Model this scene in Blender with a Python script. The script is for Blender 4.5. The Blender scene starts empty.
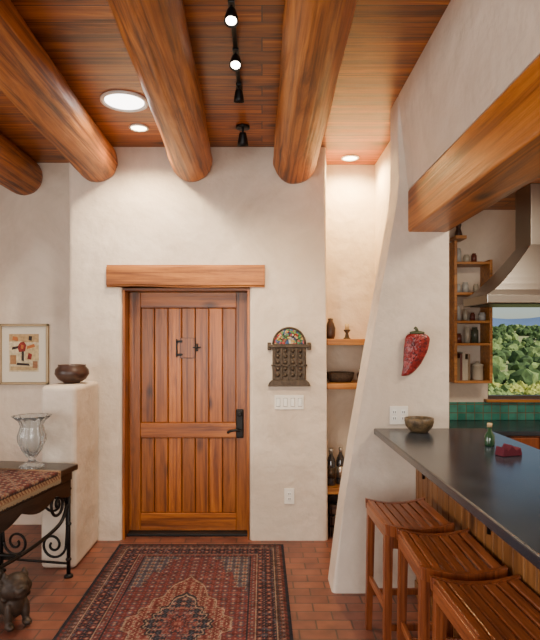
import bpy, bmesh, math, random
from mathutils import Vector, Matrix, noise
random.seed(7)
C=bpy.context
# ------------------------------------------------------------------ materials
def newmat(name):
    m=bpy.data.materials.new(name); m.use_nodes=True
    nt=m.node_tree; b=nt.nodes['Principled BSDF']
    return m,nt,b
def N(nt,t,**k):
    n=nt.nodes.new(t)
    for a,v in k.items():
        if a in n.inputs: n.inputs[a].default_value=v
        else: setattr(n,a,v)
    return n
def c4(c): return (c[0],c[1],c[2],1)
def simple(name,col,rough=.5,metal=0,noise_s=0,var=.15,bump=0,trans=0,emit=0,emitc=None,coat=0):
    m,nt,b=newmat(name)
    b.inputs['Base Color'].default_value=c4(col); b.inputs['Roughness'].default_value=rough
    b.inputs['Metallic'].default_value=metal
    if trans: b.inputs['Transmission Weight'].default_value=trans
    if coat: b.inputs['Coat Weight'].default_value=coat
    if emit:
        b.inputs['Emission Color'].default_value=c4(emitc or col); b.inputs['Emission Strength'].default_value=emit
    if noise_s:
        tc=N(nt,'ShaderNodeTexCoord'); n=N(nt,'ShaderNodeTexNoise'); n.inputs['Scale'].default_value=noise_s; n.inputs['Detail'].default_value=5
        nt.links.new(tc.outputs['Object'],n.inputs['Vector'])
        r=N(nt,'ShaderNodeValToRGB'); r.color_ramp.elements[0].position=.3; r.color_ramp.elements[1].position=.7
        r.color_ramp.elements[0].color=c4([x*(1-var) for x in col]); r.color_ramp.elements[1].color=c4([min(1,x*(1+var)) for x in col])
        nt.links.new(n.outputs['Fac'],r.inputs['Fac']); nt.links.new(r.outputs['Color'],b.inputs['Base Color'])
        if bump:
            bp=N(nt,'ShaderNodeBump'); bp.inputs['Strength'].default_value=bump; bp.inputs['Distance'].default_value=.01
            nt.links.new(n.outputs['Fac'],bp.inputs['Height']); nt.links.new(bp.outputs['Normal'],b.inputs['Normal'])
    return m
def plaster(name,col):
    m,nt,b=newmat(name); L=nt.links
    tc=N(nt,'ShaderNodeTexCoord')
    n=N(nt,'ShaderNodeTexNoise'); n.inputs['Scale'].default_value=1.6; n.inputs['Detail'].default_value=9; n.inputs['Roughness'].default_value=.66; n.inputs['Distortion'].default_value=.8
    L.new(tc.outputs['Object'],n.inputs['Vector'])
    r=N(nt,'ShaderNodeValToRGB'); e=r.color_ramp.elements; e[0].position=.32; e[1].position=.68
    e[0].color=c4([col[0]*.80,col[1]*.77,col[2]*.74]); e[1].color=c4([x*1.06 for x in col])
    L.new(n.outputs['Fac'],r.inputs['Fac']); L.new(r.outputs['Color'],b.inputs['Base Color'])
    n2=N(nt,'ShaderNodeTexNoise'); n2.inputs['Scale'].default_value=7; n2.inputs['Detail'].default_value=6
    L.new(tc.outputs['Object'],n2.inputs['Vector'])
    bp=N(nt,'ShaderNodeBump'); bp.inputs['Strength'].default_value=.6; bp.inputs['Distance'].default_value=.028
    L.new(n2.outputs['Fac'],bp.inputs['Height']); L.new(bp.outputs['Normal'],b.inputs['Normal'])
    b.inputs['Roughness'].default_value=.7
    return m
def wood(name,dark,mid,light,axis='Z',scale=1.0,rough=.45,knots=True,boards=None,bump=.15,stretch=14,streak=.55):
    m,nt,b=newmat(name); L=nt.links
    tc=N(nt,'ShaderNodeTexCoord'); mp=N(nt,'ShaderNodeMapping')
    s=[stretch*scale]*3; s['XYZ'.index(axis)]=1.1*scale
    mp.inputs['Scale'].default_value=s; L.new(tc.outputs['Object'],mp.inputs['Vector'])
    vec=mp.outputs['Vector']
    if boards:
        br=N(nt,'ShaderNodeTexBrick'); br.inputs['Scale'].default_value=1; br.inputs['Brick Width'].default_value=3.3
        br.inputs['Row Height'].default_value=boards; br.inputs['Mortar Size'].default_value=.0035; br.inputs['Mortar Smooth'].default_value=.2
        br.inputs['Color1'].default_value=(0,0,0,1); br.inputs['Color2'].default_value=(1,1,1,1); br.inputs['Mortar'].default_value=(.5,.5,.5,1)
        br.offset=.37
        L.new(tc.outputs['Object'],br.inputs['Vector'])
        ad=N(nt,'ShaderNodeVectorMath',operation='MULTIPLY_ADD')
        ad.inputs[1].default_value=(37,11,23)
        L.new(br.outputs['Color'],ad.inputs[0]); L.new(vec,ad.inputs[2]); vec=ad.outputs[0]
    n=N(nt,'ShaderNodeTexNoise'); n.inputs['Scale'].default_value=1; n.inputs['Detail'].default_value=8; n.inputs['Roughness'].default_value=.68; n.inputs['Distortion'].default_value=1.1
    L.new(vec,n.inputs['Vector'])
    r=N(nt,'ShaderNodeValToRGB'); e=r.color_ramp.elements; e[0].position=.33; e[0].color=c4(dark); e[1].position=.66; e[1].color=c4(light)
    k=e.new(.5); k.color=c4(mid)
    L.new(n.outputs['Fac'],r.inputs['Fac']); col=r.outputs['Color']
    # fine dark streaks
    sm=N(nt,'ShaderNodeVectorMath',operation='MULTIPLY'); sv=[3.2]*3; sv['XYZ'.index(axis)]=.55; sm.inputs[1].default_value=sv
    L.new(vec,sm.inputs[0]); ns=N(nt,'ShaderNodeTexNoise'); ns.inputs['Scale'].default_value=1; ns.inputs['Detail'].default_value=4; L.new(sm.outputs[0],ns.inputs['Vector'])
    rs=N(nt,'ShaderNodeValToRGB'); q=rs.color_ramp.elements; q[0].position=.36; q[0].color=(.38,.28,.2,1); q[1].position=.5; q[1].color=(1,1,1,1)
    L.new(ns.outputs['Fac'],rs.inputs['Fac'])
    mx=N(nt,'ShaderNodeMix',data_type='RGBA',blend_type='MULTIPLY'); mx.inputs[0].default_value=streak
    L.new(col,mx.inputs[6]); L.new(rs.outputs['Color'],mx.inputs[7]); col=mx.outputs[2]
    if knots:
        mp2=N(nt,'ShaderNodeMapping'); s2=[4.2*scale]*3; s2['XYZ'.index(axis)]=1.8*scale; mp2.inputs['Scale'].default_value=s2
        L.new(tc.outputs['Object'],mp2.inputs['Vector'])
        v=N(nt,'ShaderNodeTexVoronoi'); v.inputs['Scale'].default_value=1; L.new(mp2.outputs['Vector'],v.inputs['Vector'])
        r2=N(nt,'ShaderNodeValToRGB'); q=r2.color_ramp.elements; q[0].position=.05; q[0].color=(.16,.11,.08,1); q[1].position=.18; q[1].color=(1,1,1,1)
        L.new(v.outputs['Distance'],r2.inputs['Fac'])
        mx=N(nt,'ShaderNodeMix',data_type='RGBA',blend_type='MULTIPLY'); mx.inputs[0].default_value=.9
        L.new(col,mx.inputs[6]); L.new(r2.outputs['Color'],mx.inputs[7]); col=mx.outputs[2]
    if boards:
        r3=N(nt,'ShaderNodeValToRGB'); q=r3.color_ramp.elements; q[0].color=(.60,.54,.48,1); q[1].color=(1.14,1.08,1.0,1)
        L.new(br.outputs['Color'],r3.inputs['Fac'])
        mx=N(nt,'ShaderNodeMix',data_type='RGBA',blend_type='MULTIPLY'); mx.inputs[0].default_value=1
        L.new(col,mx.inputs[6]); L.new(r3.outputs['Color'],mx.inputs[7]); col=mx.outputs[2]
        mx=N(nt,'ShaderNodeMix',data_type='RGBA',blend_type='MIX'); mx.inputs[7].default_value=(.03,.01,.004,1)
        L.new(br.outputs['Fac'],mx.inputs[0]); L.new(col,mx.inputs[6]); col=mx.outputs[2]
    L.new(col,b.inputs['Base Color']); b.inputs['Roughness'].default_value=rough
    bp=N(nt,'ShaderNodeBump'); bp.inputs['Strength'].default_value=bump; bp.inputs['Distance'].default_value=.01
    L.new(ns.outputs['Fac'],bp.inputs['Height']); L.new(bp.outputs['Normal'],b.inputs['Normal'])
    return m
def brickmat(name,c1,c2,mort,w,h,mortar,rough=.5,axis_swap=None,offset=.5):
    m,nt,b=newmat(name); L=nt.links
    tc=N(nt,'ShaderNodeTexCoord'); mp=N(nt,'ShaderNodeMapping')
    if axis_swap: mp.inputs['Rotation'].default_value=axis_swap
    L.new(tc.outputs['Object'],mp.inputs['Vector'])
    br=N(nt,'ShaderNodeTexBrick'); br.inputs['Scale'].default_value=1; br.inputs['Brick Width'].default_value=w; br.inputs['Row Height'].default_value=h
    br.inputs['Mortar Size'].default_value=mortar; br.inputs['Mortar Smooth'].default_value=.3; br.offset=offset
    br.inputs['Color1'].default_value=c4(c1); br.inputs['Color2'].default_value=c4(c2); br.inputs['Mortar'].default_value=c4(mort)
    L.new(mp.outputs['Vector'],br.inputs['Vector'])
    n=N(nt,'ShaderNodeTexNoise'); n.inputs['Scale'].default_value=7; n.inputs['Detail'].default_value=6; L.new(tc.outputs['Object'],n.inputs['Vector'])
    r=N(nt,'ShaderNodeValToRGB'); e=r.color_ramp.elements; e[0].position=.3; e[0].color=(.65,.62,.62,1); e[1].position=.7; e[1].color=(1.2,1.17,1.15,1)
    L.new(n.outputs['Fac'],r.inputs['Fac'])
    mx=N(nt,'ShaderNodeMix',data_type='RGBA',blend_type='MULTIPLY'); mx.inputs[0].default_value=1
    L.new(br.outputs['Color'],mx.inputs[6]); L.new(r.outputs['Color'],mx.inputs[7]); L.new(mx.outputs[2],b.inputs['Base Color'])
    bp=N(nt,'ShaderNodeBump',invert=True); bp.inputs['Strength'].default_value=.5; bp.inputs['Distance'].default_value=.004
    L.new(br.outputs['Fac'],bp.inputs['Height']); L.new(bp.outputs['Normal'],b.inputs['Normal'])
    b.inputs['Roughness'].default_value=rough
    return m
def vcol(name,rough=.95):
    m,nt,b=newmat(name); a=N(nt,'ShaderNodeAttribute',attribute_name='Col')
    nt.links.new(a.outputs['Color'],b.inputs['Base Color']); b.inputs['Roughness'].default_value=rough
    b.inputs['Specular IOR Level'].default_value=.15
    return m
def voro(name,cols,scale,rough=.4):
    m,nt,b=newmat(name); L=nt.links
    tc=N(nt,'ShaderNodeTexCoord'); v=N(nt,'ShaderNodeTexVoronoi'); v.inputs['Scale'].default_value=scale
    L.new(tc.outputs['Object'],v.inputs['Vector'])
    sp=N(nt,'ShaderNodeSeparateColor'); L.new(v.outputs['Color'],sp.inputs[0])
    r=N(nt,'ShaderNodeValToRGB'); e=r.color_ramp.elements; r.color_ramp.interpolation='CONSTANT'
    e[0].color=c4(cols[0]); e[1].position=.999; e[1].color=c4(cols[-1])
    for i,c in enumerate(cols[1:],1): q=e.new(i/len(cols)); q.color=c4(c)
    L.new(sp.outputs[0],r.inputs['Fac']); L.new(r.outputs['Color'],b.inputs['Base Color']); b.inputs['Roughness'].default_value=rough
    bp=N(nt,'ShaderNodeBump',invert=True); bp.inputs['Strength'].default_value=.6; bp.inputs['Distance'].default_value=.005
    L.new(v.outputs['Distance'],bp.inputs['Height']); L.new(bp.outputs['Normal'],b.inputs['Normal'])
    return m

PL=plaster('plaster_cream',(.72,.62,.51))
CEIL=wood('ceiling_pine',(.11,.025,.002),(.38,.108,.006),(.60,.205,.014),'X',1.0,.36,True,boards=.135,streak=.7)
VIGA=wood('viga_pine',(.10,.025,.003),(.34,.100,.009),(.50,.175,.020),'Y',.9,.5,bump=.7,streak=.95)
HEAD=wood('header_pine',(.18,.045,.003),(.42,.125,.009),(.56,.195,.020),'Y',.8,.42,bump=.4,streak=.8)
LINT=wood('lintel_pine',(.16,.045,.005),(.36,.118,.013),(.48,.18,.026),'X',.9,.5,bump=.4,streak=.85)
DW=[wood('door_alder_%d'%i,(.13*k,.032*k,.002*k),(.31*k,.086*k,.007*k),(.44*k,.138*k,.013*k),'Z',1.0+.13*i,.34,True,streak=.7) for i,k in enumerate((1,.78,1.15))]
DWX=wood('door_alder_rail',(.13,.032,.002),(.31,.086,.007),(.44,.138,.013),'X',1.0,.34,streak=.7)
STOOL=wood('stool_teak',(.10,.022,.007),(.20,.050,.014),(.28,.080,.022),'Z',2,.32,False)
STOOLY=wood('stool_teak_slat',(.12,.028,.009),(.22,.060,.018),(.31,.092,.028),'Y',2,.3,False)
SHELF=wood('shelf_pine',(.22,.075,.010),(.38,.145,.022),(.5,.22,.045),'X',1,.45)
PANEL=wood('bar_panel_pine',(.12,.042,.010),(.22,.085,.020),(.30,.125,.034),'Z',1.2,.45)
KCAB=wood('kitchen_cabinet_wood',(.12,.03,.008),(.22,.055,.014),(.28,.08,.02),'Z',1.2,.4)
FLOOR=brickmat('brick_floor',(.255,.088,.048),(.165,.055,.036),(.085,.045,.032),.205,.102,.006,.4)
TILE=brickmat('teal_tile',(.02,.18,.14),(.06,.28,.22),(.12,.12,.07),.075,.075,.004,.25,(math.pi/2,0,0),0)
IRON=simple('wrought_iron',(.018,.016,.015),.45,.7,30,.2,.1)
BLACK=simple('black_metal',(.012,.012,.012),.4,.5)
BRONZE=simple('aged_bronze',(.075,.052,.034),.5,.6,40,.4,.3)
STEEL=simple('stainless_steel',(.44,.42,.385),.32,1)
WHITE=simple('white_plastic',(.80,.76,.68),.4)
TRIM=simple('white_trim_ring',(.85,.83,.78),.4)
DARKW=wood('dark_table_wood',(.008,.006,.005),(.02,.012,.009),(.035,.02,.014),'Y',1,.3,False)
SLATE=simple('soapstone_counter',(.020,.027,.038),.22,0,6,.35,.02)
GLASS=simple('crystal_glass',(.82,.86,.87),.04,0,trans=.92)
POT=simple('dark_pottery',(.05,.022,.014),.4,0,12,.4)
# ------------------------------------------------------------------ builder
class B:
    def __init__(s,name): s.name=name; s.bm=bmesh.new(); s.mats=[]; s.M=None
    def mi(s,m):
        if m not in s.mats: s.mats.append(m)
        return s.mats.index(m)
    def add(s,tb,mat,smooth=False,M=None,recalc=True):
        if recalc: bmesh.ops.recalc_face_normals(tb,faces=tb.faces)
        if M is not None: tb.transform(M)
        if s.M is not None: tb.transform(s.M)
        i=s.mi(mat)
        for f in tb.faces:
            f.material_index=i
            f.smooth = (smooth is True) or (smooth=='q' and len(f.verts)<=4)
        me=bpy.data.meshes.new('t'); tb.to_mesh(me); s.bm.from_mesh(me); bpy.data.meshes.remove(me); tb.free()
    def box(s,x0,x1,y0,y1,z0,z1,mat,bev=0,M=None,seg=2):
        tb=bmesh.new(); bmesh.ops.create_cube(tb,size=1)
        for v in tb.verts: v.co=Vector(((x0+x1)/2+v.co.x*(x1-x0),(y0+y1)/2+v.co.y*(y1-y0),(z0+z1)/2+v.co.z*(z1-z0)))
        if bev: bmesh.ops.bevel(tb,geom=tb.edges[:],offset=bev,segments=seg,profile=.5,affect='EDGES')
        s.add(tb,mat,False,M)
    def prism(s,pts,a,b,mat,plane='XZ',bevf=None,bev=.03,seg=4,M=None,smooth=False):
        tb=bmesh.new()
        def P(p,t): return {'XZ':(p[0],t,p[1]),'XY':(p[0],p[1],t),'YZ':(t,p[0],p[1])}[plane]
        n=len(pts); A=[tb.verts.new(P(p,a)) for p in pts]; Bv=[tb.verts.new(P(p,b)) for p in pts]
        tb.faces.new(A); tb.faces.new(Bv[::-1])
        for i in range(n): tb.faces.new((A[i],Bv[i],Bv[(i+1)%n],A[(i+1)%n]))
        if bevf:
            es=[e for e in tb.edges if bevf(e.verts[0].co,e.verts[1].co)]
            if es: bmesh.ops.bevel(tb,geom=es,offset=bev,segments=seg,profile=.5,affect='EDGES')
        s.add(tb,mat,smooth,M)
    def ring(s,rings,mat,cap=True,smooth=True,M=None,closed=False):
        tb=bmesh.new(); R=[[tb.verts.new(p) for p in r] for r in rings]; n=len(R[0])
        for i in range(len(R)-1):
            for j in range(n): tb.faces.new((R[i][j],R[i][(j+1)%n],R[i+1][(j+1)%n],R[i+1][j]))
        if cap:
            tb.faces.new(R[0][::-1]); tb.faces.new(R[-1])
        s.add(tb,mat,'q' if smooth else False,M)
    def cyl(s,p0,p1,r0,r1,mat,n=20,M=None):
        s.tube([p0,p1],[r0,r1],mat,n,M)
    def tube(s,pts,r,mat,n=10,M=None,flat=1.0):
        pts=[Vector(p) for p in pts]
        if not isinstance(r,(list,tuple)): r=[r]*len(pts)
        up=None; rings=[]
        for i,p in enumerate(pts):
            d=(pts[min(i+1,len(pts)-1)]-pts[max(i-1,0)]).normalized()
            if up is None: up=d.orthogonal().normalized()
            up=(up-d*up.dot(d)).normalized(); q=d.cross(up)
            rings.append([p+r[i]*(up*math.cos(2*math.pi*k/n)+q*math.sin(2*math.pi*k/n)*flat) for k in range(n)])
        s.ring(rings,mat,M=M)
    def lathe(s,prof,loc,mat,n=28,M=None,flute=0,nf=0):
        rings=[]
        for r,z in prof:
            ring=[]
            for k in range(n):
                a=2*math.pi*k/n; rr=max(r,.0005)*(1+flute*math.cos(nf*a) if nf else 1)
                ring.append(Vector((loc[0]+rr*math.cos(a),loc[1]+rr*math.sin(a),loc[2]+z)))
            rings.append(ring)
        s.ring(rings,mat,M=M)
    def ball(s,c,r,mat,sub=2,M=None,rot=None):
        tb=bmesh.new(); bmesh.ops.create_icosphere(tb,subdivisions=sub,radius=1)
        r=r if isinstance(r,(list,tuple)) else (r,r,r)
        m=Matrix.Translation(Vector(c))@(rot or Matrix())@Matrix.Diagonal((r[0],r[1],r[2],1)); tb.transform(m)
        s.add(tb,mat,True,M)
    def done(s,loc=None):
        me=bpy.data.meshes.new(s.name); s.bm.to_mesh(me); s.bm.free()
        for m in s.mats: me.materials.append(m)
        o=bpy.data.objects.new(s.name,me); C.collection.objects.link(o)
        if loc: o.location=loc
        return o
def smoothpts(P,k=6):
    P=[Vector(p) for p in P]; out=[]
    for i in range(len(P)-1):
        a=P[max(i-1,0)];b=P[i];c=P[i+1];d=P[min(i+2,len(P)-1)]
        for j in range(k):
            t=j/k; out.append(.5*((2*b)+(c-a)*t+(2*a-5*b+4*c-d)*t*t+(3*b-a-3*c+d)*t**3))
    out.append(P[-1]); return out
H=3.17
# ------------------------------------------------------------------ room shell
b=B('floor'); b.box(-3.3,3.3,-2.5,5.05,-.1,0,FLOOR); b.done()
b=B('ceiling'); b.box(-3.3,1.19,-2.5,5.05,H,H+.12,CEIL); b.box(1.19,3.3,-2.5,5.05,2.77,2.9,CEIL); b.done()
b=B('wall_front')
pts=[(-1.565,0),(-1.13,0),(-1.13,2.04),(-1.25,2.04),(-1.25,2.22),(.024,2.22),(.024,2.04),(-.1,2.04),(-.1,0),(.535,0),(.52,1.2),(.52,H),(-1.565,H)]
def bf(a,c):
    if abs(a.y-4.43)>.01 or abs(c.y-4.43)>.01: return False
    if abs(a.x-c.x)>.03: return False
    return a.x>.4 or a.x<-1.5 or (max(a.z,c.z)<2.05)
b.prism(pts,4.43,4.87,PL,bevf=bf,bev=.035); b.done()
b=B('wall_left_alcove'); b.box(-3.3,-1.565,4.82,5.0,0,H,PL); b.done()
b=B('wall_left')
for y0,y1,z0,z1 in ((-2.5,.3,0,H),(2.5,4.82,0,H),(.3,2.5,0,.7),(.3,2.5,2.3,H)): b.box(-3.45,-3.3,y0,y1,z0,z1,PL)
b.done()
b=B('wall_rear')
for x0,x1,z0,z1 in ((-3.3,-2.6,0,H),(1.0,3.3,0,H),(-2.6,1.0,0,.5),(-2.6,1.0,2.5,H)): b.box(x0,x1,-2.65,-2.5,z0,z1,PL)
b.done()
b=B('added_window_rear')  # unseen window behind the camera, added as an opening for the rear fill
for x in (-2.6,-1.42,-.22,.95): b.box(x,x+.05,-2.6,-2.54,.5,2.5,DW[0],.005)
b.box(-2.6,1,-2.6,-2.54,.5,.55,DWX); b.box(-2.6,1,-2.6,-2.54,2.45,2.5,DWX); b.done()
b=B('added_window_left')  # unseen side window, added to let the left fill in
for y in (.3,1.375,2.45): b.box(-3.4,-3.34,y,y+.05,.7,2.3,DW[0],.005)
b.box(-3.4,-3.34,.3,2.5,.7,.75,VIGA); b.box(-3.4,-3.34,.3,2.5,2.25,2.3,VIGA); b.done()
b=B('wall_kitchen')
for x0,x1,z0,z1 in ((.52,2.0,0,H),(2.0,3.0,0,1.09),(2.0,3.0,2.0,H),(3.0,3.3,0,H)): b.box(x0,x1,4.87,5.05,z0,z1,PL)
b.done()
b=B('wall_right'); b.box(3.3,3.45,-2.5,5.05,0,H,PL); b.done()
b=B('wall_niche_side'); b.box(1.0,1.12,3.75,4.87,0,H,PL); b.done()
b=B('wall_wing')
left=[(.446,0),(.52,.55),(.585,.95),(.65,1.32),(.715,1.68),(.775,2.02),(.825,2.3),(.86,2.5),(.872,2.66),(.868,H)]
pts=left+[(1.19,H),(1.19,0)]
b.prism(pts,3.5,3.75,PL,bevf=lambda a,c: abs(a.y-c.y)<.001 and abs(a.z-c.z)>.05 and a.x<1.0,bev=.03); b.done()
b=B('wall_above_bar'); b.prism([(.93,2.568),(.868,H),(1.185,H),(1.185,2.568)],-2.5,3.5,PL); b.done()
b=B('wall_pillar_ledge')
b.box(-1.562,-1.31,3.87,4.43,0,1.29,PL,.035,seg=4); b.done()
b=B('header_beam')
b.prism([(.93,2.30),(.93,2.568),(1.185,2.568),(1.185,2.30)],-2.5,3.499,HEAD,bevf=lambda a,c: abs(a.y-c.y)>1,bev=.012,seg=3); b.done()
# vigas
def viga(i,x,yend,r_far,r_near,cz,skew=0):
    b=B('ceiling_beam' if i==0 else 'ceiling_beam.%03d'%i); rings=[]; n=64; m=170
    for k in range(m+1):
        y=-2.45+(yend+2.45)*k/m; t=k/m; rr=r_near+(r_far-r_near)*t
        ring=[]
        for j in range(n):
            a=2*math.pi*j/n; ca,sa=math.cos(a),math.sin(a)
            q=rr*(1+.05*noise.noise(Vector((ca*1.1+i*9,sa*1.1,y*1.4)))+.025*noise.noise(Vector((ca*3+i*9,sa*3,y*5)))+.012*noise.noise(Vector((ca*9+i*9,sa*9,y*7))))
            # drying checks (long cracks) wandering along the log
            for c_,off in ((0,0),(1,.9)):
                a0=-1.3+off+.9*noise.noise(Vector((y*.5,i*3.3+c_*5,1)))+(i%3)*.5
                d=abs((a-a0+math.pi)%(2*math.pi)-math.pi)
                if d<.08: q-=.018*(1-d/.08)*max(0,.1+noise.noise(Vector((y*.9,i*7+c_*3,5)))*2.4)
            ox=.014*noise.noise(Vector((y*.8,i*5,0)))
            if k==m: q*=.965
            ring.append(Vector((x+skew*(yend-y)+ox+q*ca,y,min(H-.001,cz+q*sa))))
        rings.append(ring)
    b.ring(rings,VIGA); return b.done()
viga(0,-2.90,4.818,.165,.15,3.04)
viga(1,-2.08,4.818,.165,.14,3.045,.02)
viga(2,-1.32,4.428,.165,.14,3.045,.03)
viga(3,-.552,4.428,.163,.13,3.045,.03)
viga(4,.265,4.428,.175,.09,3.045,-.008)
# ------------------------------------------------------------------ door
b=B('trim_door_lintel')
tb=bmesh.new(); bmesh.ops.create_cube(tb,size=1)
for v in tb.verts: v.co=Vector((-.613+v.co.x*1.27,4.635+v.co.y*.47,2.13+v.co.z*.178))
bmesh.ops.subdivide_edges(tb,edges=[e for e in tb.edges if abs(e.verts[0].co.x-e.verts[1].co.x)>1],cuts=24)
bmesh.ops.bevel(tb,geom=[e for e in tb.edges if abs(e.verts[0].co.x-e.verts[1].co.x)>.02],offset=.015,segments=3,affect='EDGES')
for v in tb.verts:
    v.co.z+=.012*noise.noise(v.co*2.3) if v.co.z<2.1 else 0
    if v.co.y<4.5: v.co.y+=.012*noise.noise(v.co*3.1)
b.add(tb,LINT,False); b.done()
b=B('trim_door_frame')
b.box(-1.129,-1.112,4.45,4.68,0,2.02,DW[0]); b.box(-.118,-.101,4.45,4.68,0,2.02,DW[0]); b.box(-1.129,-.101,4.47,4.68,2.018,2.036,DWX)
b.box(-1.112,-1.09,4.655,4.68,0,2.018,DW[0]); b.box(-.14,-.118,4.655,4.68,0,2.018,DW[0])
b.box(-1.112,-.118,4.52,4.70,0,.022,BLACK,.004); b.done()
b=B('door_1'); x0,x1,z0,z1=-1.11,-.12,.025,2.015; yf=4.595
b.box(x0,x0+.095,yf,yf+.05,z0,z1,DW[1],.004); b.box(x1-.095,x1,yf,yf+.05,z0,z1,DW[1],.004)
for a,c in ((z0,.17),(.80,.925),(z1-.13,z1)): b.box(x0+.095,x1-.095,yf,yf+.05,a,c,DWX,.004)
n=7; w=(x1-x0-.19)/n
for i in range(n):
    for a,c in ((.17,.80),(.925,z1-.13)):
        b.box(x0+.095+i*w+.002,x0+.095+(i+1)*w-.002,yf+.012,yf+.04,a,c,DW[(i*2+1)%3],.007)
b.box(x0+.09,x1-.09,yf+.035,yf+.05,z0,z1,BLACK)
# little viewing hatch: flush panel, two hinges on the left, cross latch on the right
hx0,hx1,hz0,hz1=-.685,-.56,1.465,1.635
b.box(hx0,hx1,yf+.006,yf+.014,hz0,hz1,BLACK); b.box(hx0+.003,hx1-.003,yf+.003,yf+.013,hz0+.003,hz1-.003,DW[1],.002)
for z in (hz0+.03,hz1-.03):
    b.box(hx0-.035,hx0+.02,yf-.003,yf+.008,z-.009,z+.009,IRON,.003)
b.box(hx0-.035,hx0-.022,yf-.003,yf+.012,hz0+.01,hz1-.01,IRON,.003)
b.box(hx1-.02,hx1+.045,yf-.004,yf+.012,1.549,1.561,IRON,.003); b.box(hx1+.010,hx1+.024,yf-.004,yf+.012,1.522,1.588,IRON,.003); b.ball((hx1+.017,yf-.01,1.555),.010,IRON)
hx=-.185
b.box(hx-.032,hx+.032,yf-.012,yf,.80,1.04,IRON,.01); b.lathe([(.02,0),(.02,.012),(.012,.018)],(0,0,0),IRON,M=Matrix.Translation((hx,yf-.012,1.0))@Matrix.Rotation(math.pi/2,4,'X'))
b.cyl((hx,yf-.012,.865),(hx,yf-.06,.865),.014,.012,IRON)
b.tube(smoothpts([(hx,yf-.055,.865),(hx-.03,yf-.06,.872),(hx-.07,yf-.058,.866),(hx-.1,yf-.05,.85)]),[.011]*19,IRON)
b.box(x1-.004,x1+.001,yf-.002,yf+.05,.95,1.06,BLACK); b.done()
# ------------------------------------------------------------------ ceiling lights
def can(i,x,y,r,z=H):
    b=B('recessed_light' if i==0 else 'recessed_light.%03d'%i)
    b.lathe([(r,0),(r*1.18,0),(r*1.2,-.006),(r*1.0,-.012),(r*.95,-.002),(r*.95,0)],(x,y,z-.001),TRIM,32)
    b.lathe([(0,-.004),(r*.94,-.004),(r*.94,-.003),(0,-.003)],(x,y,z),EM,32); b.done()
EM=simple('lamp_glow',(1,.86,.62),.5,emit=16,emitc=(1,.82,.55))
can(0,-.90,4.02,.06); can(1,.75,4.68,.065)
EM=simple('skylight_diffuser',(1,.95,.88),.5,emit=9,emitc=(1,.95,.88))
b=B('tubular_skylight'); x,y,r=-.895,3.58,.135
b.lathe([(r,0),(r*1.14,0),(r*1.14,-.01),(r*1.02,-.016),(r*.98,-.004)],(x,y,H-.001),TRIM,40)
b.lathe([(0,-.012),(r*.6,-.010),(r,-.004),(r,-.003),(0,-.003)],(x,y,H),EM,40); b.done()
EML=simple('spot_bulb_glow',(1,.9,.75),.5,emit=30,emitc=(1,.86,.65))
HEADP=[(.0,.012),(.016,.012),(.022,.0),(.030,-.04),(.033,-.065),(.029,-.065),(.026,-.045),(0,-.045)]
def head(b,x,y,z,tilt,lit):
    M=Matrix.Translation((x,y,z))@Matrix.Rotation(tilt,4,'X')
    b.lathe(HEADP,(0,0,0),BLACK,24,M=M)
    if lit: b.lathe([(0,-.058),(.024,-.058),(.024,-.055),(0,-.055)],(0,0,0),EML,20,M=M)
b=B('track_light'); tx=-.14
b.box(tx-.012,tx+.012,2.1,3.42,H-.018,H-.001,BLACK,.003)
for (y,tilt,lit) in ((2.52,-.35,True),(2.93,-.45,True),(3.32,.3,False)):
    b.cyl((tx,y,H-.015),(tx,y,H-.05),.006,.006,BLACK,10)
    b.box(tx-.016,tx+.016,y-.03,y+.03,H-.03,H-.016,BLACK,.003)
    head(b,tx,y,H-.055,tilt,lit)
b.box(tx-.02,tx+.02,3.36,3.46,H-.06,H-.001,BLACK,.006)
b.done()
b=B('ceiling_spotlight'); x,y=-.14,4.0
b.lathe([(0,0),(.05,0),(.05,-.016),(0,-.016)],(x,y,H-.001),BLACK,24)
b.cyl((x,y,H-.015),(x,y,H-.05),.008,.008,BLACK,10)
b.M=Matrix.Translation((x,y,H-.06))@Matrix.Diagonal((1.25,1.25,1.25,1)); head(b,0,0,0,.4,False); b.done()
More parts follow.
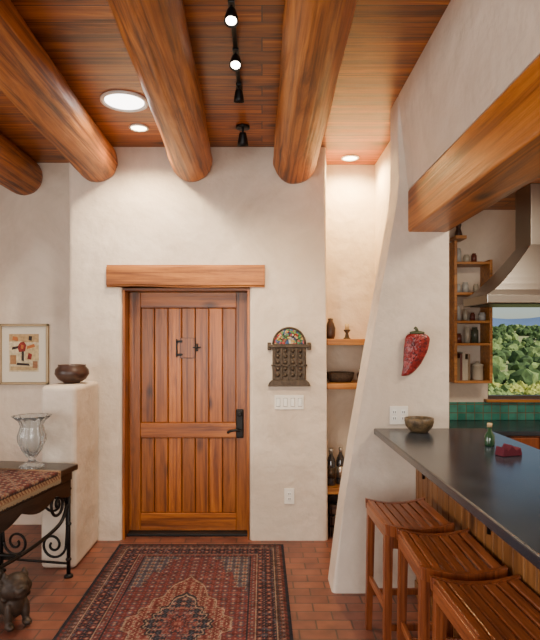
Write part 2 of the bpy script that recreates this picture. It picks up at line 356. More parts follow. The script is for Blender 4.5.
# ------------------------------------------------------------------ rug
navy=(.020,.020,.028); red=(.115,.028,.026); tan=(.27,.19,.14); brown=(.055,.028,.024); rose=(.20,.085,.070); blue=(.055,.060,.080)
def flower(px,py,s,c1,c2,c3,bg):
    a=((px/s)%1)-.5; c=((py/s)%1)-.5; r=math.hypot(a,c); th=math.atan2(c,a)
    rr=.30+.10*math.cos(6*th)
    if r<.10: return c1
    if r<.18: return c3
    if r<rr: return c2
    if abs(abs(a)-.5)<.07 or abs(abs(c)-.5)<.07:
        return c3 if math.sin(px*210)*math.sin(py*210)>.1 else bg
    return bg
def rugcol(x,y,W,Lh):
    u=abs(x); v=abs(y); d=min(W/2-u,Lh/2-v)
    if d<.018: return navy
    if d<.036: return red if int((x+y+9)/.02)%2 else brown
    if d<.078: return flower(x+9,y+9,.042,tan,rose,blue,brown)
    if d<.084: return tan
    if d<.20:
        q=flower(x+9.02,y+9,.058,tan,red,rose,navy)
        if q is navy and noise.noise(Vector((x*30,y*30,2)))>.28: return blue
        return q
    if d<.206: return tan
    if d<.246: return flower(x+9,y+9,.04,tan,blue,rose,red)
    if d<.254: return navy
    fw=W/2-.254; fl=Lh/2-.254
    m=u/(fw*.86)+v/(fl*.72)
    e=m+.045*math.cos(16*math.atan2(v,u+1e-6))
    if e<.13: return rose if math.sin(u*160)*math.sin(v*160)>.1 else red
    if e<.17: return navy
    if e<.30: return flower(u,v,.05,tan,blue,rose,red)
    if e<.33: return rose
    if e<.55: return flower(u+.03,v+.03,.06,tan,rose,blue,navy)
    if e<.575: return tan
    if e<.62: return navy
    if e<.93: return flower(u,v,.055,navy,rose,tan,red)
    if e<.955: return tan
    if (u/fw)+(v/fl)>1.35+.06*math.cos(u*70): return flower(u,v,.055,rose,tan,red,blue)
    return flower(u+.02,v+.02,.058,tan,blue,rose,(.11,.028,.028))
def clothgrid(name,W,Lh,step,fn,mat,M,z=.012,fringe=None,jit=.0):
    nx=int(W/step); ny=int(Lh/step); me=bpy.data.meshes.new(name)
    V=[];cols=[]
    for j in range(ny+1):
        for i in range(nx+1):
            x=-W/2+W*i/nx; y=-Lh/2+Lh*j/ny
            V.append((x,y,z)); c=fn(x,y,W,Lh); k=.75+.5*noise.noise(Vector((x*22,y*22,3)))+.4*random.random()
            cols.append([q*k for q in c]+[1])
    F=[(j*(nx+1)+i,j*(nx+1)+i+1,(j+1)*(nx+1)+i+1,(j+1)*(nx+1)+i) for j in range(ny) for i in range(nx)]
    base=len(V); cs=[(-W/2,-Lh/2),(W/2,-Lh/2),(W/2,Lh/2),(-W/2,Lh/2)]
    for c in cs: V.append((c[0],c[1],.001)); cols.append(list(navy)+[1])
    cor=[0,nx,(ny)*(nx+1)+nx,ny*(nx+1)]
    for k in range(4):
        F.append((base+k,base+(k+1)%4,cor[(k+1)%4],cor[k]))
    F.append((base+3,base+2,base+1,base))
    if fringe:
        for sgn in (-1,1):
            k=-W/2
            while k<W/2:
                l=fringe*(.8+.4*random.random()); q=len(V); dx=random.uniform(-.006,.006)
                V.extend([(k,sgn*Lh/2,.008),(k+.006,sgn*Lh/2,.008),(k+.006+dx,sgn*(Lh/2+l),.003),(k+dx,sgn*(Lh/2+l),.003)])
                cols.extend([[.30,.24,.17,1]]*4); F.append((q,q+1,q+2,q+3)); k+=.011
    me.from_pydata(V,[],F); at=me.color_attributes.new('Col','FLOAT_COLOR','POINT')
    flat=[c for q in cols for c in q]; at.data.foreach_set('color',flat)
    me.materials.append(mat); o=bpy.data.objects.new(name,me); C.collection.objects.link(o); o.matrix_world=M; return o
RUG=vcol('rug_wool')
clothgrid('persian_rug',1.287,2.44,.0055,rugcol,RUG,Matrix.Translation((-.476,3.10,0)),fringe=.025)
# ------------------------------------------------------------------ bar
b=B('bar_counter')
b.prism([(.71,.8),(1.42,.8),(1.42,3.497),(.71,3.497)],1.012,1.052,SLATE,plane='XY',bev=.008,seg=3,bevf=lambda a,c:True)
b.box(1.0,1.38,.85,3.495,0,1.012,PL)
y=.85
while y<3.48:
    y2=min(y+.092,3.494); b.box(.975,1.0,y+.002,y2-.002,.09,1.0,PANEL,.006); y=y2
b.box(.968,1.0,.85,3.494,0,.09,PANEL,.004); b.box(.968,1.0,.85,3.494,.97,1.012,PANEL,.004)
for yy in (3.30,2.35,1.4):
    b.tube(smoothpts([(.975,yy,.80),(.965,yy,.86),(.90,yy,.95),(.80,yy,1.0)]),.011,IRON,8)
    b.tube([(.97,yy,1.0),(.78,yy,1.0)],.01,IRON,8); b.tube([(.97,yy,1.0),(.97,yy,.78)],.01,IRON,8)
b.done()
def stool():
    b=B('bar_stool'); hw,hd,h=.165,.215,.72
    def dip(x): return -.026*(1-(x/hw)**2)
    ns=7; sw=2*hw/ns
    for i in range(ns):
        xc=-hw+sw*(i+.5); z=h+dip(xc); ang=-math.atan(2*.026*xc/hw**2)
        M=Matrix.Translation((xc,0,z-.009))@Matrix.Rotation(ang,4,'Y')
        b.box(-sw/2+.0045,sw/2-.0045,-hd+.012,hd-.012,-.009,.009,STOOLY,.004,M=M)
    for sg in (-1,1):
        top=[(x,h+dip(x)+.002) for x in [(-hw-.004)+(2*hw+.008)*k/14 for k in range(15)]]
        bot=[(x,h+dip(x)*1.0-.05) for x in [(hw)-(2*hw)*k/14 for k in range(15)]]
        b.prism(top+bot,sg*hd-.014,sg*hd+.014,STOOL,bev=.004,seg=2,bevf=lambda a,c:abs(a.y-c.y)<.001)
    for sx in (-1,1):
        b.box(sx*(hw-.012)-.011,sx*(hw-.012)+.011,-hd+.01,hd-.01,h-.075,h-.018,STOOLY,.003)
    for sx in (-1,1):
        for sy in (-1,1):
            lx,ly=sx*(hw-.022),sy*(hd-.03); w=.019
            rings=[]
            for z,k,o in ((0,.85,.012),(.3,.95,.006),(h-.03,1.05,0)):
                cx,cy=lx+sx*o,ly+sy*o; q=w*k
                rings.append([Vector((cx-q,cy-q,z)),Vector((cx+q,cy-q,z)),Vector((cx+q,cy+q,z)),Vector((cx-q,cy+q,z))])
            b.ring(rings,STOOL,smooth=False)
    for sy in (-1,1):
        b.box(-hw+.02,hw-.02,sy*(hd-.026)-.009,sy*(hd-.026)+.009,.19,.225,STOOL,.003)
        b.box(-hw+.03,hw-.03,sy*(hd-.03)-.009,sy*(hd-.03)+.009,h-.13,h-.06,STOOL,.003)
    for sx in (-1,1):
        b.box(sx*(hw-.018)-.009,sx*(hw-.018)+.009,-hd+.03,hd-.03,.27,.305,STOOLY,.003)
    return b.done()
s=stool(); s.location=(.755,2.88,0)
s.rotation_euler[2]=0.03
for k,(x,y,r) in enumerate(((.80,2.37,-.03),(.81,1.85,.02))):
    o=s.copy(); C.collection.objects.link(o); o.name='bar_stool.%03d'%(k+1); o.location=(x-.005,y,0); o.rotation_euler[2]=r
BOWL=simple('carved_bowl',(.10,.065,.03),.5,0,50,.6,.5)
b=B('decorative_bowl'); b.lathe([(0,0),(.05,0),(.055,.005),(.08,.035),(.088,.065),(.086,.085),(.078,.085),(.078,.065),(.06,.03),(0,.02)],(.96,3.36,1.052),BOWL,32); b.done()
b=B('green_bottle'); g=simple('green_glass',(.02,.07,.03),.1,coat=.5)
b.lathe([(0,0),(.024,0),(.026,.01),(.026,.055),(.01,.08),(.01,.1),(0,.1)],(1.20,2.90,1.052),g,20); b.lathe([(0,0),(.013,0),(.013,.02),(0,.02)],(1.20,2.90,1.152),simple('cork',(.5,.35,.18),.7),12); b.done()
b=B('folded_napkin'); nm=simple('burgundy_cloth',(.10,.006,.02),.9)
b.prism([(-.055,0),(-.045,.045),(-.02,.02),(0,.055),(.022,.02),(.05,.04),(.06,0)],-.03,.03,nm,M=Matrix.Translation((1.19,2.66,1.0525))@Matrix.Rotation(.3,4,'Z'),bev=.004,bevf=lambda a,c:True,seg=2); b.done()
# ------------------------------------------------------------------ wall items
RED=voro('red_mosaic_glaze',[(.15,.007,.007),(.22,.012,.010),(.08,.005,.007),(.18,.010,.010),(.28,.025,.02)],75,.3)
GRN=simple('stem_green',(.05,.06,.02),.5)
b=B('chile_pepper_wall_art')
P=smoothpts([(.98,3.465,1.655),(.982,3.462,1.61),(.972,3.462,1.55),(.96,3.465,1.50),(.945,3.468,1.45),(.92,3.475,1.405),(.90,3.48,1.385)],5)
nP=len(P); R=[.078*max(.08,math.sin(min(1,(i/nP)*5+.35)*math.pi/2))*(1-.88*max(0,(i/nP-.25)/.75)**1.5) for i in range(nP)]
rings=[]
for i,p in enumerate(P):
    rings.append([Vector((p.x+R[i]*math.cos(a),3.4985-.028*(R[i]/.07)**.5*(1+math.sin(-a))*.5*1.6,p.z)) for a in [2*math.pi*k/24 for k in range(24)]])
b.ring(rings,RED)
b.ball((.98,3.475,1.658),(.05,.02,.014),GRN); b.tube(smoothpts([(.98,3.475,1.665),(.975,3.47,1.68),(.965,3.475,1.692)]),[.010]*13,GRN)
b.done()
def outlet(name,x,y,z,w,h,kind,n=1):
    b=B(name); b.box(x-w/2,x+w/2,y-.008,y-.0005,z-h/2,z+h/2,WHITE,.002)
    for i in range(n):
        cx=x-w/2+w*(i+.5)/n
        if kind=='o':
            for dz in (-.02,.02):
                b.box(cx-.016,cx+.016,y-.011,y-.007,z+dz-.014,z+dz+.014,TRIM,.003)
                for dx in (-.006,.006): b.box(cx+dx-.002,cx+dx+.002,y-.0115,y-.010,z+dz-.006,z+dz+.007,BLACK)
        else:
            b.box(cx-.016,cx+.016,y-.0095,y-.007,z-.034,z+.034,BRONZE); b.box(cx-.0145,cx+.0145,y-.012,y-.007,z-.032,z+.032,TRIM,.003)
    b.done()
outlet('light_switch_plate',.218,4.43,1.115,.235,.115,'s',4)
outlet('power_outlet',.22,4.43,.36,.08,.125,'o')
outlet('power_outlet.001',.87,3.5,1.135,.115,.115,'o',2)
b=B('bronze_wall_shrine'); cx=.218; y1=4.429
bead=voro('painted_flowers',[(.38,.03,.02),(.03,.16,.05),(.5,.32,.08),(.03,.08,.2),(.12,.26,.06),(.55,.48,.34)],48,.35)
def arch(r,zc,n=20): return [(cx+r*math.cos(math.pi*k/n),zc+r*1.0*math.sin(math.pi*k/n)) for k in range(n+1)]
zb=1.585
b.prism(arch(.135,zb)+[(cx-.135,zb-.02),(cx+.135,zb-.02)],y1-.02,y1,BRONZE)
b.prism(arch(.118,zb),y1-.026,y1-.019,bead)
b.tube([(p[0],y1-.022,p[1]) for p in arch(.128,zb)],.009,BRONZE,8)
b.tube([(p[0],y1-.026,p[1]) for p in arch(.062,zb)],.004,BRONZE,8)
for k in range(1,6):
    a=math.pi*k/6; b.tube([(cx+.06*math.cos(a),y1-.026,zb+.06*math.sin(a)),(cx+.125*math.cos(a),y1-.026,zb+.125*math.sin(a))],.0045,BRONZE,6)
for k in range(14):
    a=math.pi*(k+.5)/14; b.ball((cx+.096*math.cos(a),y1-.03,zb+.096*math.sin(a)),.012,bead,1)
for k in range(6):
    a=math.pi*(k+.5)/6; b.ball((cx+.035*math.cos(a),y1-.03,zb+.012+.035*math.sin(a)),.012,bead,1)
b.box(cx-.165,cx+.165,y1-.035,y1,zb-.03,zb-.005,BRONZE,.004)
b.box(cx-.175,cx-.145,y1-.03,y1,zb-.05,zb+.012,BRONZE,.006); b.box(cx+.145,cx+.175,y1-.03,y1,zb-.05,zb+.012,BRONZE,.006)
b.box(cx-.135,cx+.135,y1-.018,y1,1.29,zb-.03,BRONZE,.004)
for i in range(5):
    xx=cx-.12+i*.06; b.box(xx-.008,xx+.008,y1-.03,y1-.015,1.30,zb-.03,BRONZE,.003)
for i in range(4):
    xx=cx-.09+i*.06
    for z in (1.335,1.385,1.435,1.485,1.53):
        b.ball((xx,y1-.02,z),(.017,.008,.019),BRONZE,1)
b.box(cx-.145,cx+.145,y1-.03,y1,1.405,1.42,BRONZE,.003)
b.prism([(cx-.172,1.245),(cx-.16,1.275),(cx-.14,1.295),(cx+.14,1.295),(cx+.16,1.275),(cx+.172,1.245)],y1-.035,y1,BRONZE,bev=.003,bevf=lambda a,c:True,seg=1)
b.done()
b=B('framed_artwork'); FR=simple('champagne_frame',(.26,.18,.09),.35,.5); MAT=simple('cream_mat',(.72,.66,.54),.9)
x0,x1,z0,z1=-2.295,-1.862,1.228,1.758; yy=4.819
b.box(x0+.02,x1-.02,yy-.012,yy,z0+.02,z1-.02,MAT)
for q in ((x0,x0+.022,z0,z1),(x1-.022,x1,z0,z1),(x0,x1,z0,z0+.022),(x0,x1,z1-.022,z1)): b.box(q[0],q[1],yy-.028,yy,q[2],q[3],FR,.004)
ax0,ax1,az0,az1=-2.21,-1.95,1.34,1.67
arts=[(0,1,0,1,(.60,.50,.32)),(0,1,.78,1,(.46,.31,.15)),(.0,.45,.5,.8,(.66,.56,.36)),(.55,1,.3,.7,(.55,.42,.22)),(.05,.95,.04,.14,(.45,.32,.16)),(.04,.24,.2,.44,(.35,.18,.08)),(.80,.96,.10,.28,(.3,.14,.07))]
for i,(u0,u1,v0,v1,c) in enumerate(arts):
    b.box(ax0+(ax1-ax0)*u0,ax0+(ax1-ax0)*u1,yy-.0135-.0005*i,yy-.012,az0+(az1-az0)*v0,az0+(az1-az0)*v1,simple('paint_%d'%i,c,.8,noise_s=40,var=.25))
RP=simple('paint_red_figure',(.24,.025,.018),.8,noise_s=40,var=.5); DP=simple('paint_dark_ink',(.03,.02,.018),.8); OP=simple('paint_orange',(.45,.14,.04),.8)
def ap(pts,m,k): b.prism([(ax0+(ax1-ax0)*u,az0+(az1-az0)*v) for u,v in pts],yy-.0175-.0006*k,yy-.012,m)
ap([(.34,.52),(.54,.54),(.58,.70),(.50,.80),(.38,.78),(.28,.66)],RP,0)
ap([(.42,.30),(.50,.28),(.50,.54),(.43,.54)],DP,1)
ap([(.10,.58),(.30,.62),(.32,.68),(.12,.66)],DP,2); ap([(.60,.60),(.88,.66),(.84,.74),(.62,.68)],OP,2)
ap([(.62,.34),(.74,.32),(.78,.46),(.66,.5)],RP,3); ap([(.26,.18),(.70,.16),(.66,.22),(.28,.24)],DP,3)
ap([(.40,.62),(.48,.60),(.50,.70),(.42,.72)],OP,4); ap([(.12,.84),(.3,.82),(.28,.92),(.14,.94)],OP,4); ap([(.66,.84),(.76,.82),(.78,.94),(.68,.95)],DP,4)
b.done()
b=B('pottery_bowl'); b.lathe([(0,0),(.055,0),(.06,.008),(.10,.03),(.125,.07),(.12,.105),(.098,.128),(.102,.14),(.09,.14),(.085,.125),(.105,.08),(.08,.035),(0,.02)],(-1.43,4.14,1.29),POT,40); b.done()
# ------------------------------------------------------------------ console table
TM=Matrix.Translation((-1.265,3.79,0))@Matrix.Rotation(-.178,4,'Z')
b=B('console_table'); b.M=TM
b.box(-.6,0,-1.2,0,.722,.762,DARKW,.008)
b.box(-.57,-.03,-1.17,-.03,.66,.722,DARKW,.004)
for xx in (-.04,-.56):
    ap_=[(-1.15,.66)]+[(-1.15+1.1*k/30,.60-.05*abs(math.cos(k/30*math.pi*3))) for k in range(31)]+[(-.05,.66)]
    b.prism(ap_,xx-.012,xx+.012,DARKW,plane='YZ')
def spiral(cx,cz,r0,turns,a0,dirn,plane,off,n=34):
    out=[]
    for k in range(n+1):
        t=k/n; a=a0+dirn*turns*2*math.pi*t; r=r0*(1-.82*t); p=(cx+r*math.cos(a),cz+r*math.sin(a))
        out.append((p[0],off,p[1]) if plane=='x' else (off,p[0],p[1]))
    return out
for lx in (-.045,-.555):
    for ly in (-.05,-1.15):
        b.tube([(lx,ly,0.015),(lx,ly,.3),(lx,ly,.68)],[.014,.013,.014],IRON,10)
        b.lathe([(0,0),(.032,0),(.03,.012),(.014,.022)],(lx,ly,0),IRON,16)
        for z in (.12,.36,.6): b.ball((lx,ly,z),(.021,.021,.014),IRON,2)
for ly in (-.05,-1.15):
    for sg,ox in ((1,-.045),(-1,-.555)):
        cx=ox-sg*.115
        a=spiral(cx,.50,.095,1.6,0 if sg>0 else math.pi,sg,'x',ly); b.tube(a,.009,IRON,8)
        a2=spiral(cx,.21,.095,1.6,0 if sg>0 else math.pi,-sg,'x',ly); b.tube(a2,.009,IRON,8)
        b.tube(smoothpts([(ox-sg*.02,ly,.5),(ox-sg*.012,ly,.35),(ox-sg*.02,ly,.21)]),.009,IRON,8)
    b.tube([(-.555,ly,.09),(-.045,ly,.09)],.009,IRON,8)
for lx in (-.045,-.555):
    for sg,oy in ((1,-.05),(-1,-1.15)):
        cy=oy-sg*.13
        b.tube(spiral(cy,.53,.11,1.6,0 if sg>0 else math.pi,sg,'y',lx),.010,IRON,8)
        b.tube(smoothpts([(lx,oy-sg*.02,.5),(lx,oy-sg*.10,.40),(lx,oy-sg*.32,.36),(lx,-.6,.35)]),.012,IRON,8)
b.tube([(-.045,-.6,.35),(-.555,-.6,.35)],.012,IRON,8)
b.done()
# runner: a cloth lying over the top and dropping over the room-side edge
def runner():
    nx,ny=90,150; V=[];cols=[]; W=.56; L_=.86
    for j in range(ny+1):
        for i in range(nx+1):
            s_=W*i/nx; t=L_*j/ny
            top=.50; x=-.5+s_; z=.7672
            if s_>top+.006:
                d=s_-top-.006; x=.0075+.004*math.sin(t*22)*d*10; z=.7672-d-.002
            elif s_>top-.006: x=min(x,.006)
            y=-.24-t
            V.append((x,y,z))
            px,py=s_-W/2,t-L_/2; dd=min(W/2-abs(px),L_/2-abs(py))
            if dd<.010: c=(.26,.18,.11)
            elif dd<.035: c=(.32,.22,.13) if math.sin((px+py)*230)>-.2 else (.14,.05,.035)
            elif dd<.042: c=(.03,.02,.02)
            else: c=flower(px+9,py+9,.07,(.30,.21,.14),(.15,.04,.03),(.06,.045,.055),(.20,.13,.09) if (int((px+9)/.07)+int((py+9)/.07))%2 else (.08,.028,.024))
            k=.8+.4*random.random(); cols+= [c[0]*k,c[1]*k,c[2]*k,1]
    F=[(j*(nx+1)+i,j*(nx+1)+i+1,(j+1)*(nx+1)+i+1,(j+1)*(nx+1)+i) for j in range(ny) for i in range(nx)]
    t=0
    while t<L_:
        q=len(V); z=.7672-(W-.506)-.002; l=random.uniform(.016,.024)
        V.extend([(.0085,-.24-t,z),(.0085,-.244-t,z),(.0085,-.244-t,z-l),(.0085,-.24-t,z-l)]); cols+=[.34,.26,.17,1]*4; F.append((q,q+1,q+2,q+3)); t+=.008
    me=bpy.data.meshes.new('table_runner'); me.from_pydata(V,[],F); at=me.color_attributes.new('Col','FLOAT_COLOR','POINT'); at.data.foreach_set('color',cols)
    me.materials.append(RUG); o=bpy.data.objects.new('table_runner',me); C.collection.objects.link(o); o.matrix_world=TM
    sd=o.modifiers.new('s','SOLIDIFY'); sd.thickness=.003; sd.offset=0
runner()
b=B('crystal_vase')
b.lathe([(0,0),(.075,0),(.078,.012),(.05,.026),(.024,.045),(.022,.06),(.032,.075),(.062,.12),(.085,.175),(.088,.215),(.076,.255),(.07,.28),(.08,.31),(.112,.338),(.122,.348),(.114,.348),(.074,.312),(.063,.28),(.069,.255),(.079,.215),(.076,.175),(.052,.12),(.01,.085),(0,.08)],(-1.535,3.67,.7625),GLASS,72,flute=.07,nf=12); b.done()
b=B('lion_statue'); ST=simple('weathered_bronze',(.045,.028,.018),.55,.3,30,.5,.5)
def EL(c,r,rx=0): b.ball(c,r,ST,3,rot=Matrix.Rotation(rx,4,'Y'))
EL((0,0,.09),(.085,.055,.06)); EL((-.055,0,.085),(.055,.058,.065)); EL((.055,0,.12),(.052,.055,.08))
EL((.075,0,.20),(.062,.066,.066)); EL((.075,0,.19),(.05,.078,.05)); EL((.125,0,.195),(.032,.036,.026)); EL((.128,0,.172),(.026,.028,.014)); EL((.15,0,.205),(.012,.016,.011))
for s_ in (-1,1):
    EL((.108,s_*.03,.225),(.02,.014,.012)); EL((.055,s_*.048,.25),(.014,.012,.024))
    EL((.085,s_*.042,.07),(.021,.02,.065)); EL((.10,s_*.042,.022),(.032,.022,.018))
    EL((-.055,s_*.05,.06),(.045,.022,.045)); EL((-.075,s_*.055,.035),(.018,.018,.03)); EL((-.05,s_*.055,.018),(.038,.02,.016))
    for q in range(5): EL((.05+.02*math.cos(q*1.3),s_*(.055+.008*math.sin(q)),.15+.022*q),(.02,.018,.018))
for q in range(6): EL((-.105-.018*math.sin(q*.6),0,.09+.024*q),(.014,.014,.018))
o=b.done(); o.location=(-1.445,3.15,0); o.rotation_euler[2]=-.75; o.scale=(1.15,1.15,1.15)
md=o.modifiers.new('r','REMESH'); md.mode='VOXEL'; md.voxel_size=.005; md.use_smooth_shade=True
md=o.modifiers.new('s','SMOOTH'); md.iterations=2
# ------------------------------------------------------------------ niche shelves
for k,z in enumerate((1.575,1.215,.36)):
    b=B('wall_shelf' if k==0 else 'wall_shelf.%03d'%k); b.box(.525,.998,4.47,4.868,z,z+.05,SHELF,.006); b.done()
b=B('ceramic_jar'); b.lathe([(0,0),(.03,0),(.04,.03),(.042,.09),(.03,.13),(.02,.15),(.022,.17),(.0,.175)],(.575,4.62,1.6252),POT,24); b.done()
b=B('woven_basket'); bk=simple('dark_wicker',(.05,.028,.016),.8,0,90,.6,.8)
b.lathe([(0,0),(.09,0),(.11,.03),(.115,.075),(.105,.075),(.10,.03),(0,.015)],(.66,4.64,1.2652),bk,32)
b.tube([(.66+.112*math.cos(a),4.64+.112*math.sin(a),1.340) for a in [2*math.pi*k/24 for k in range(25)]],.007,bk,8); b.done()
b=B('clay_pot'); b.lathe([(0,0),(.03,0),(.05,.03),(.055,.06),(.04,.09),(.03,.1),(.036,.112),(.028,.112),(.02,.1),(0,.1)],(.86,4.66,1.2652),POT,28); b.done()
b=B('candle_holder'); b.lathe([(0,0),(.035,0),(.02,.015),(.012,.05),(.028,.07),(.03,.08),(0,.08)],(.72,4.66,1.6252),BRONZE,24); b.lathe([(0,0),(.018,0),(.018,.05),(0,.05)],(.72,4.66,1.7052),simple('beeswax',(.55,.4,.2),.5),16); b.done()
WB=simple('dark_wine_glass',(.02,.02,.025),.08,coat=1); FO=simple('silver_foil',(.5,.48,.45),.3,.9)
for k,(x,y) in enumerate(((.575,4.58),(.66,4.62),(.75,4.60))):
    b=B('wine_bottle' if k==0 else 'wine_bottle.%03d'%k)
    b.lathe([(0,0),(.036,0),(.038,.01),(.038,.19),(.03,.22),(.015,.25),(.014,.27)],(x,y,.4102),WB,24)
    b.lathe([(.0145,0),(.0145,.04),(0,.04)],(x,y,.4102+.265),FO,16); b.lathe([(.0385,.06),(.0385,.15)],(x,y,.4102),FO if k%2 else BRONZE,24); b.done()
b=B('storage_crate'); cr=wood('crate_wood',(.03,.012,.006),(.06,.025,.012),(.1,.045,.02),'X',1,.6,False)
for z in (.01,.10,.19):
    b.box(.56,.97,4.50,4.515,z,z+.07,cr,.003); b.box(.56,.97,4.80,4.815,z,z+.07,cr,.003); b.box(.56,.575,4.50,4.815,z,z+.07,cr); b.box(.955,.97,4.50,4.815,z,z+.07,cr)
b.box(.56,.97,4.50,4.815,0,.012,cr); b.done()
# ------------------------------------------------------------------ kitchen
b=B('kitchen_cabinet')
b.box(1.2,3.29,4.27,4.868,.08,.875,KCAB); b.box(1.2,3.29,4.32,4.868,0,.08,BLACK)
x=1.24
while x<2.84:
    b.box(x,x+.44,4.248,4.27,.70,.86,KCAB,.006); b.box(x,x+.44,4.248,4.27,.10,.68,KCAB,.006)
    b.box(x+.05,x+.39,4.242,4.25,.16,.62,KCAB,.004); b.cyl((x+.17,4.235,.78),(x+.27,4.235,.78),.006,.006,BLACK,8)
    for q in (.17,.27): b.cyl((x+q,4.235,.78),(x+q,4.25,.78),.005,.005,BLACK,8)
    x+=.46
b.box(1.2,3.29,4.24,4.868,.875,.91,SLATE,.005); b.done()
b=B('tile_backsplash'); b.box(1.2,3.29,4.85,4.868,.911,1.07,TILE,.003); b.done()
b=B('trim_window_sill'); b.box(1.96,3.04,4.80,4.87,1.072,1.098,SHELF,.005); b.done()
b=B('window_3')
FRM=simple('bronze_window_frame',(.10,.07,.05),.4,.3)
b.box(2.0,2.03,4.93,4.99,1.09,2.0,FRM); b.box(2.97,3.0,4.93,4.99,1.09,2.0,FRM)
b.box(2.0,3.0,4.93,4.99,1.09,1.12,FRM); b.box(2.0,3.0,4.93,4.99,1.97,2.0,FRM); b.done()
b=B('kitchen_shelf_unit')
b.box(1.63,1.655,4.66,4.868,1.25,2.46,SHELF,.003); b.box(1.93,1.955,4.66,4.868,1.25,2.3,SHELF,.003)
SZ=(1.25,1.57,1.76,2.0,2.26)
for z in SZ: b.box(1.655,1.93,4.66,4.868,z,z+.022,SHELF,.003)
b.done()
jc=[simple('jar_%d'%i,c,.3) for i,c in enumerate(((.3,.16,.06),(.12,.03,.02),(.4,.36,.28),(.05,.06,.04),(.18,.12,.06),(.4,.4,.38)))]
b=B('spice_jars')
for z in (1.57,1.76,2.0,2.26):
    x=1.685
    while x<1.89:
        r=random.uniform(.018,.03); h=random.uniform(.06,.14)
        b.lathe([(0,0),(r,0),(r,h*.8),(r*.7,h*.86),(r*.75,h),(0,h)],(x+r*.3,4.74,z+.0222),random.choice(jc),16); x+=2*r+random.uniform(.01,.04)
b.done()
b=B('cookbook_row'); x=1.66
while x<1.76:
    w=random.uniform(.018,.035); h=random.uniform(.17,.24)
    b.box(x,x+w-.001,4.69,4.85,1.2722,1.2722+h,random.choice(jc[:5]),.002); x+=w
b.done()
b=B('storage_canister'); b.lathe([(0,0),(.045,0),(.047,.01),(.047,.12),(.05,.122),(.05,.135),(.02,.145),(.012,.16),(0,.162)],(1.86,4.75,1.2722),jc[2],24); b.done()
b=B('stone_figurine'); b.lathe([(0,0),(.035,0),(.03,.03),(.018,.07),(.025,.1),(.02,.14),(.008,.165),(0,.17)],(1.70,4.76,2.512),POT,16); b.box(1.656,1.75,4.70,4.85,2.485,2.512,SHELF); b.done()
b=B('range_hood'); hx0,hx1,hy0,hy1=1.61,2.72,3.93,4.40; zt=1.88
cx0,cx1,cy0,cy1=1.98,2.34,4.05,4.30
b.box(hx0,hx1,hy0,hy1,zt,zt+.06,STEEL,.004)
rings=[]
for k in range(9):
    t=k/8; e=t**.85
    X0=hx0+(cx0-hx0)*e; X1=hx1+(cx1-hx1)*e; Y0=hy0+(cy0-hy0)*e; Y1=hy1+(cy1-hy1)*e; z=zt+.06+.38*(t**1.1)
    rings.append([Vector((X0,Y0,z)),Vector((X1,Y0,z)),Vector((X1,Y1,z)),Vector((X0,Y1,z))])
b.ring(rings,STEEL,smooth=False); b.box(cx0,cx1,cy0,cy1,zt+.43,2.769,STEEL,.003)
b.box(hx0+.04,hx1-.04,hy0+.04,hy1-.04,zt-.006,zt,BLACK); b.done()
# ------------------------------------------------------------------ outdoors
def gh(x,y):
    h=-.3-.05*(y-5) if y<25 else -1.3+(y-25)*.074
    if y>92: h=-1.3+67*.074-(y-92)*.12
    return h+(.9*noise.noise(Vector((x*.035,y*.03,0)))*min(1,(y-5)/60))+.08*noise.noise(Vector((x*.3,y*.3,0)))
GR=simple('grassy_hillside',(.30,.31,.12),.95,0,.5,.4)
def terrain(name,xs,ys,f,mat):
    V=[(x,y,f(x,y)) for y in ys for x in xs]; n=len(xs)
    F=[(j*n+i,j*n+i+1,(j+1)*n+i+1,(j+1)*n+i) for j in range(len(ys)-1) for i in range(n-1)]
    me=bpy.data.meshes.new(name); me.from_pydata(V,[],F); me.materials.append(mat)
    for p in me.polygons: p.use_smooth=True
    o=bpy.data.objects.new(name,me); C.collection.objects.link(o)
terrain('hillside_terrain',[-30+i*1.5 for i in range(110)],[5.3+j*1.2 for j in range(85)],gh,GR)
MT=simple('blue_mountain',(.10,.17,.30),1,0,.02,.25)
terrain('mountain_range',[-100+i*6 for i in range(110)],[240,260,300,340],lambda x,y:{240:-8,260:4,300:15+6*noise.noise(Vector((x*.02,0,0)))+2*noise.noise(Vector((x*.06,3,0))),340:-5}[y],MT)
b=B('juniper_shrubs'); J=[simple('juniper_green',(.06,.105,.025),.95,0,3,.5),simple('sage_green',(.19,.26,.07),.95,0,3,.4),simple('chamisa_yellow',(.44,.45,.08),.95,0,3,.35)]
for k in range(1150):
    if k<380: y=random.uniform(18,28); sc=random.uniform(.18,.42); mt=random.choice((1,2,2,1,1))
    else: y=28+62*random.random()**.85; sc=random.uniform(.28,.6); mt=0 if random.random()<.65 else 1
    x=y*random.uniform(.22,.70); g=gh(x,y)
    tb=bmesh.new(); bmesh.ops.create_icosphere(tb,subdivisions=3 if k<380 else 2,radius=1)
    for v in tb.verts: v.co*=(1+.4*noise.noise(v.co*1.8+Vector((k*7,0,0)))+.4*noise.noise(v.co*5+Vector((k*3,0,0))))
    tb.transform(Matrix.Translation((x,y,g+sc*.6))@Matrix.Diagonal((sc,sc,sc*1.1,1)))
    b.add(tb,J[mt],False,recalc=False)
b.done()
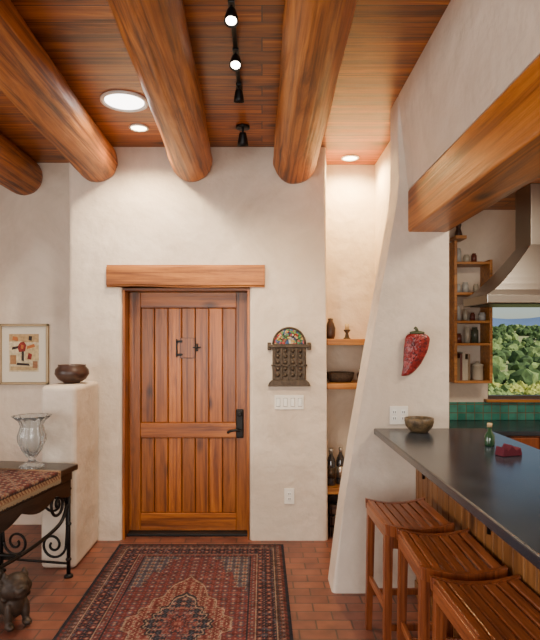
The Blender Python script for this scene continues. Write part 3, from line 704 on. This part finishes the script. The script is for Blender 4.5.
# ------------------------------------------------------------------ lights
def area(name,loc,rot,sx,sy,p,col):
    l=bpy.data.lights.new(name,'AREA'); l.shape='RECTANGLE'; l.size=sx; l.size_y=sy; l.energy=p; l.color=col
    o=bpy.data.objects.new(name,l); C.collection.objects.link(o); o.location=loc; o.rotation_euler=rot; return o
area('added_fill_rear',(-.8,-2.75,1.5),(math.pi/2,0,0),3.6,2.0,195,(1,.95,.89))  # added soft fill from behind the camera, shining through the added window
area('added_fill_left',(-3.55,1.4,1.5),(math.pi/2,0,-math.pi/2),2.2,1.6,95,(1,.96,.92))  # added side fill, placed outside the added left window
def spot(name,loc,tgt,p,ang,col,blend=.6,rad=.05):
    l=bpy.data.lights.new(name,'SPOT'); l.energy=p; l.spot_size=ang; l.spot_blend=blend; l.color=col; l.shadow_soft_size=rad
    o=bpy.data.objects.new(name,l); C.collection.objects.link(o); o.location=loc
    o.rotation_euler=(Vector(tgt)-Vector(loc)).to_track_quat('-Z','Y').to_euler()
warm=(1,.77,.48)
spot('recessed_lamp_door',(-.90,4.02,H-.03),(-.90,4.06,0),110,2.5,warm)
spot('recessed_lamp_niche',(.75,4.60,H-.03),(.75,4.64,0),135,2.8,(1,.68,.30))
spot('track_lamp_far',(-.14,2.93,H-.14),(.15,4.43,1.6),110,1.1,warm,.9)
spot('track_lamp_near',(-.14,2.52,H-.14),(-.6,4.43,1.5),105,1.2,warm,.9)
spot('skylight_lamp',(-.895,3.58,H-.04),(-.895,3.58,0),80,2.8,(1,.95,.87),rad=.12)
area('kitchen_fill',(2.0,2.6,2.74),(0,0,0),.6,.6,50,(1,.82,.6))  # added fill to brighten the kitchen, no fixture modelled
sun=bpy.data.lights.new('sun','SUN'); sun.energy=5.5; sun.angle=.01; sun.color=(1,.95,.86)
o=bpy.data.objects.new('sun',sun); C.collection.objects.link(o); o.rotation_euler=Vector((-.7,.45,-.7)).to_track_quat('-Z','Y').to_euler()
w=bpy.data.worlds.new('World'); C.scene.world=w; w.use_nodes=True; nt=w.node_tree; bg=nt.nodes['Background']
sk=nt.nodes.new('ShaderNodeTexSky')
try: sk.sky_type='NISHITA'; sk.sun_disc=False; sk.sun_elevation=.8; sk.sun_rotation=2.6
except Exception as e: print(e)
nt.links.new(sk.outputs[0],bg.inputs[0]); bg.inputs[1].default_value=.11
# ------------------------------------------------------------------ camera
cam=bpy.data.cameras.new('camera'); cam.sensor_width=36; cam.lens=550/640*36; cam.shift_x=8/640; cam.shift_y=22/640; cam.clip_end=1000
co=bpy.data.objects.new('camera',cam); C.collection.objects.link(co); co.location=(0,0,1.6); co.rotation_euler=(math.pi/2,0,0)
C.scene.camera=co
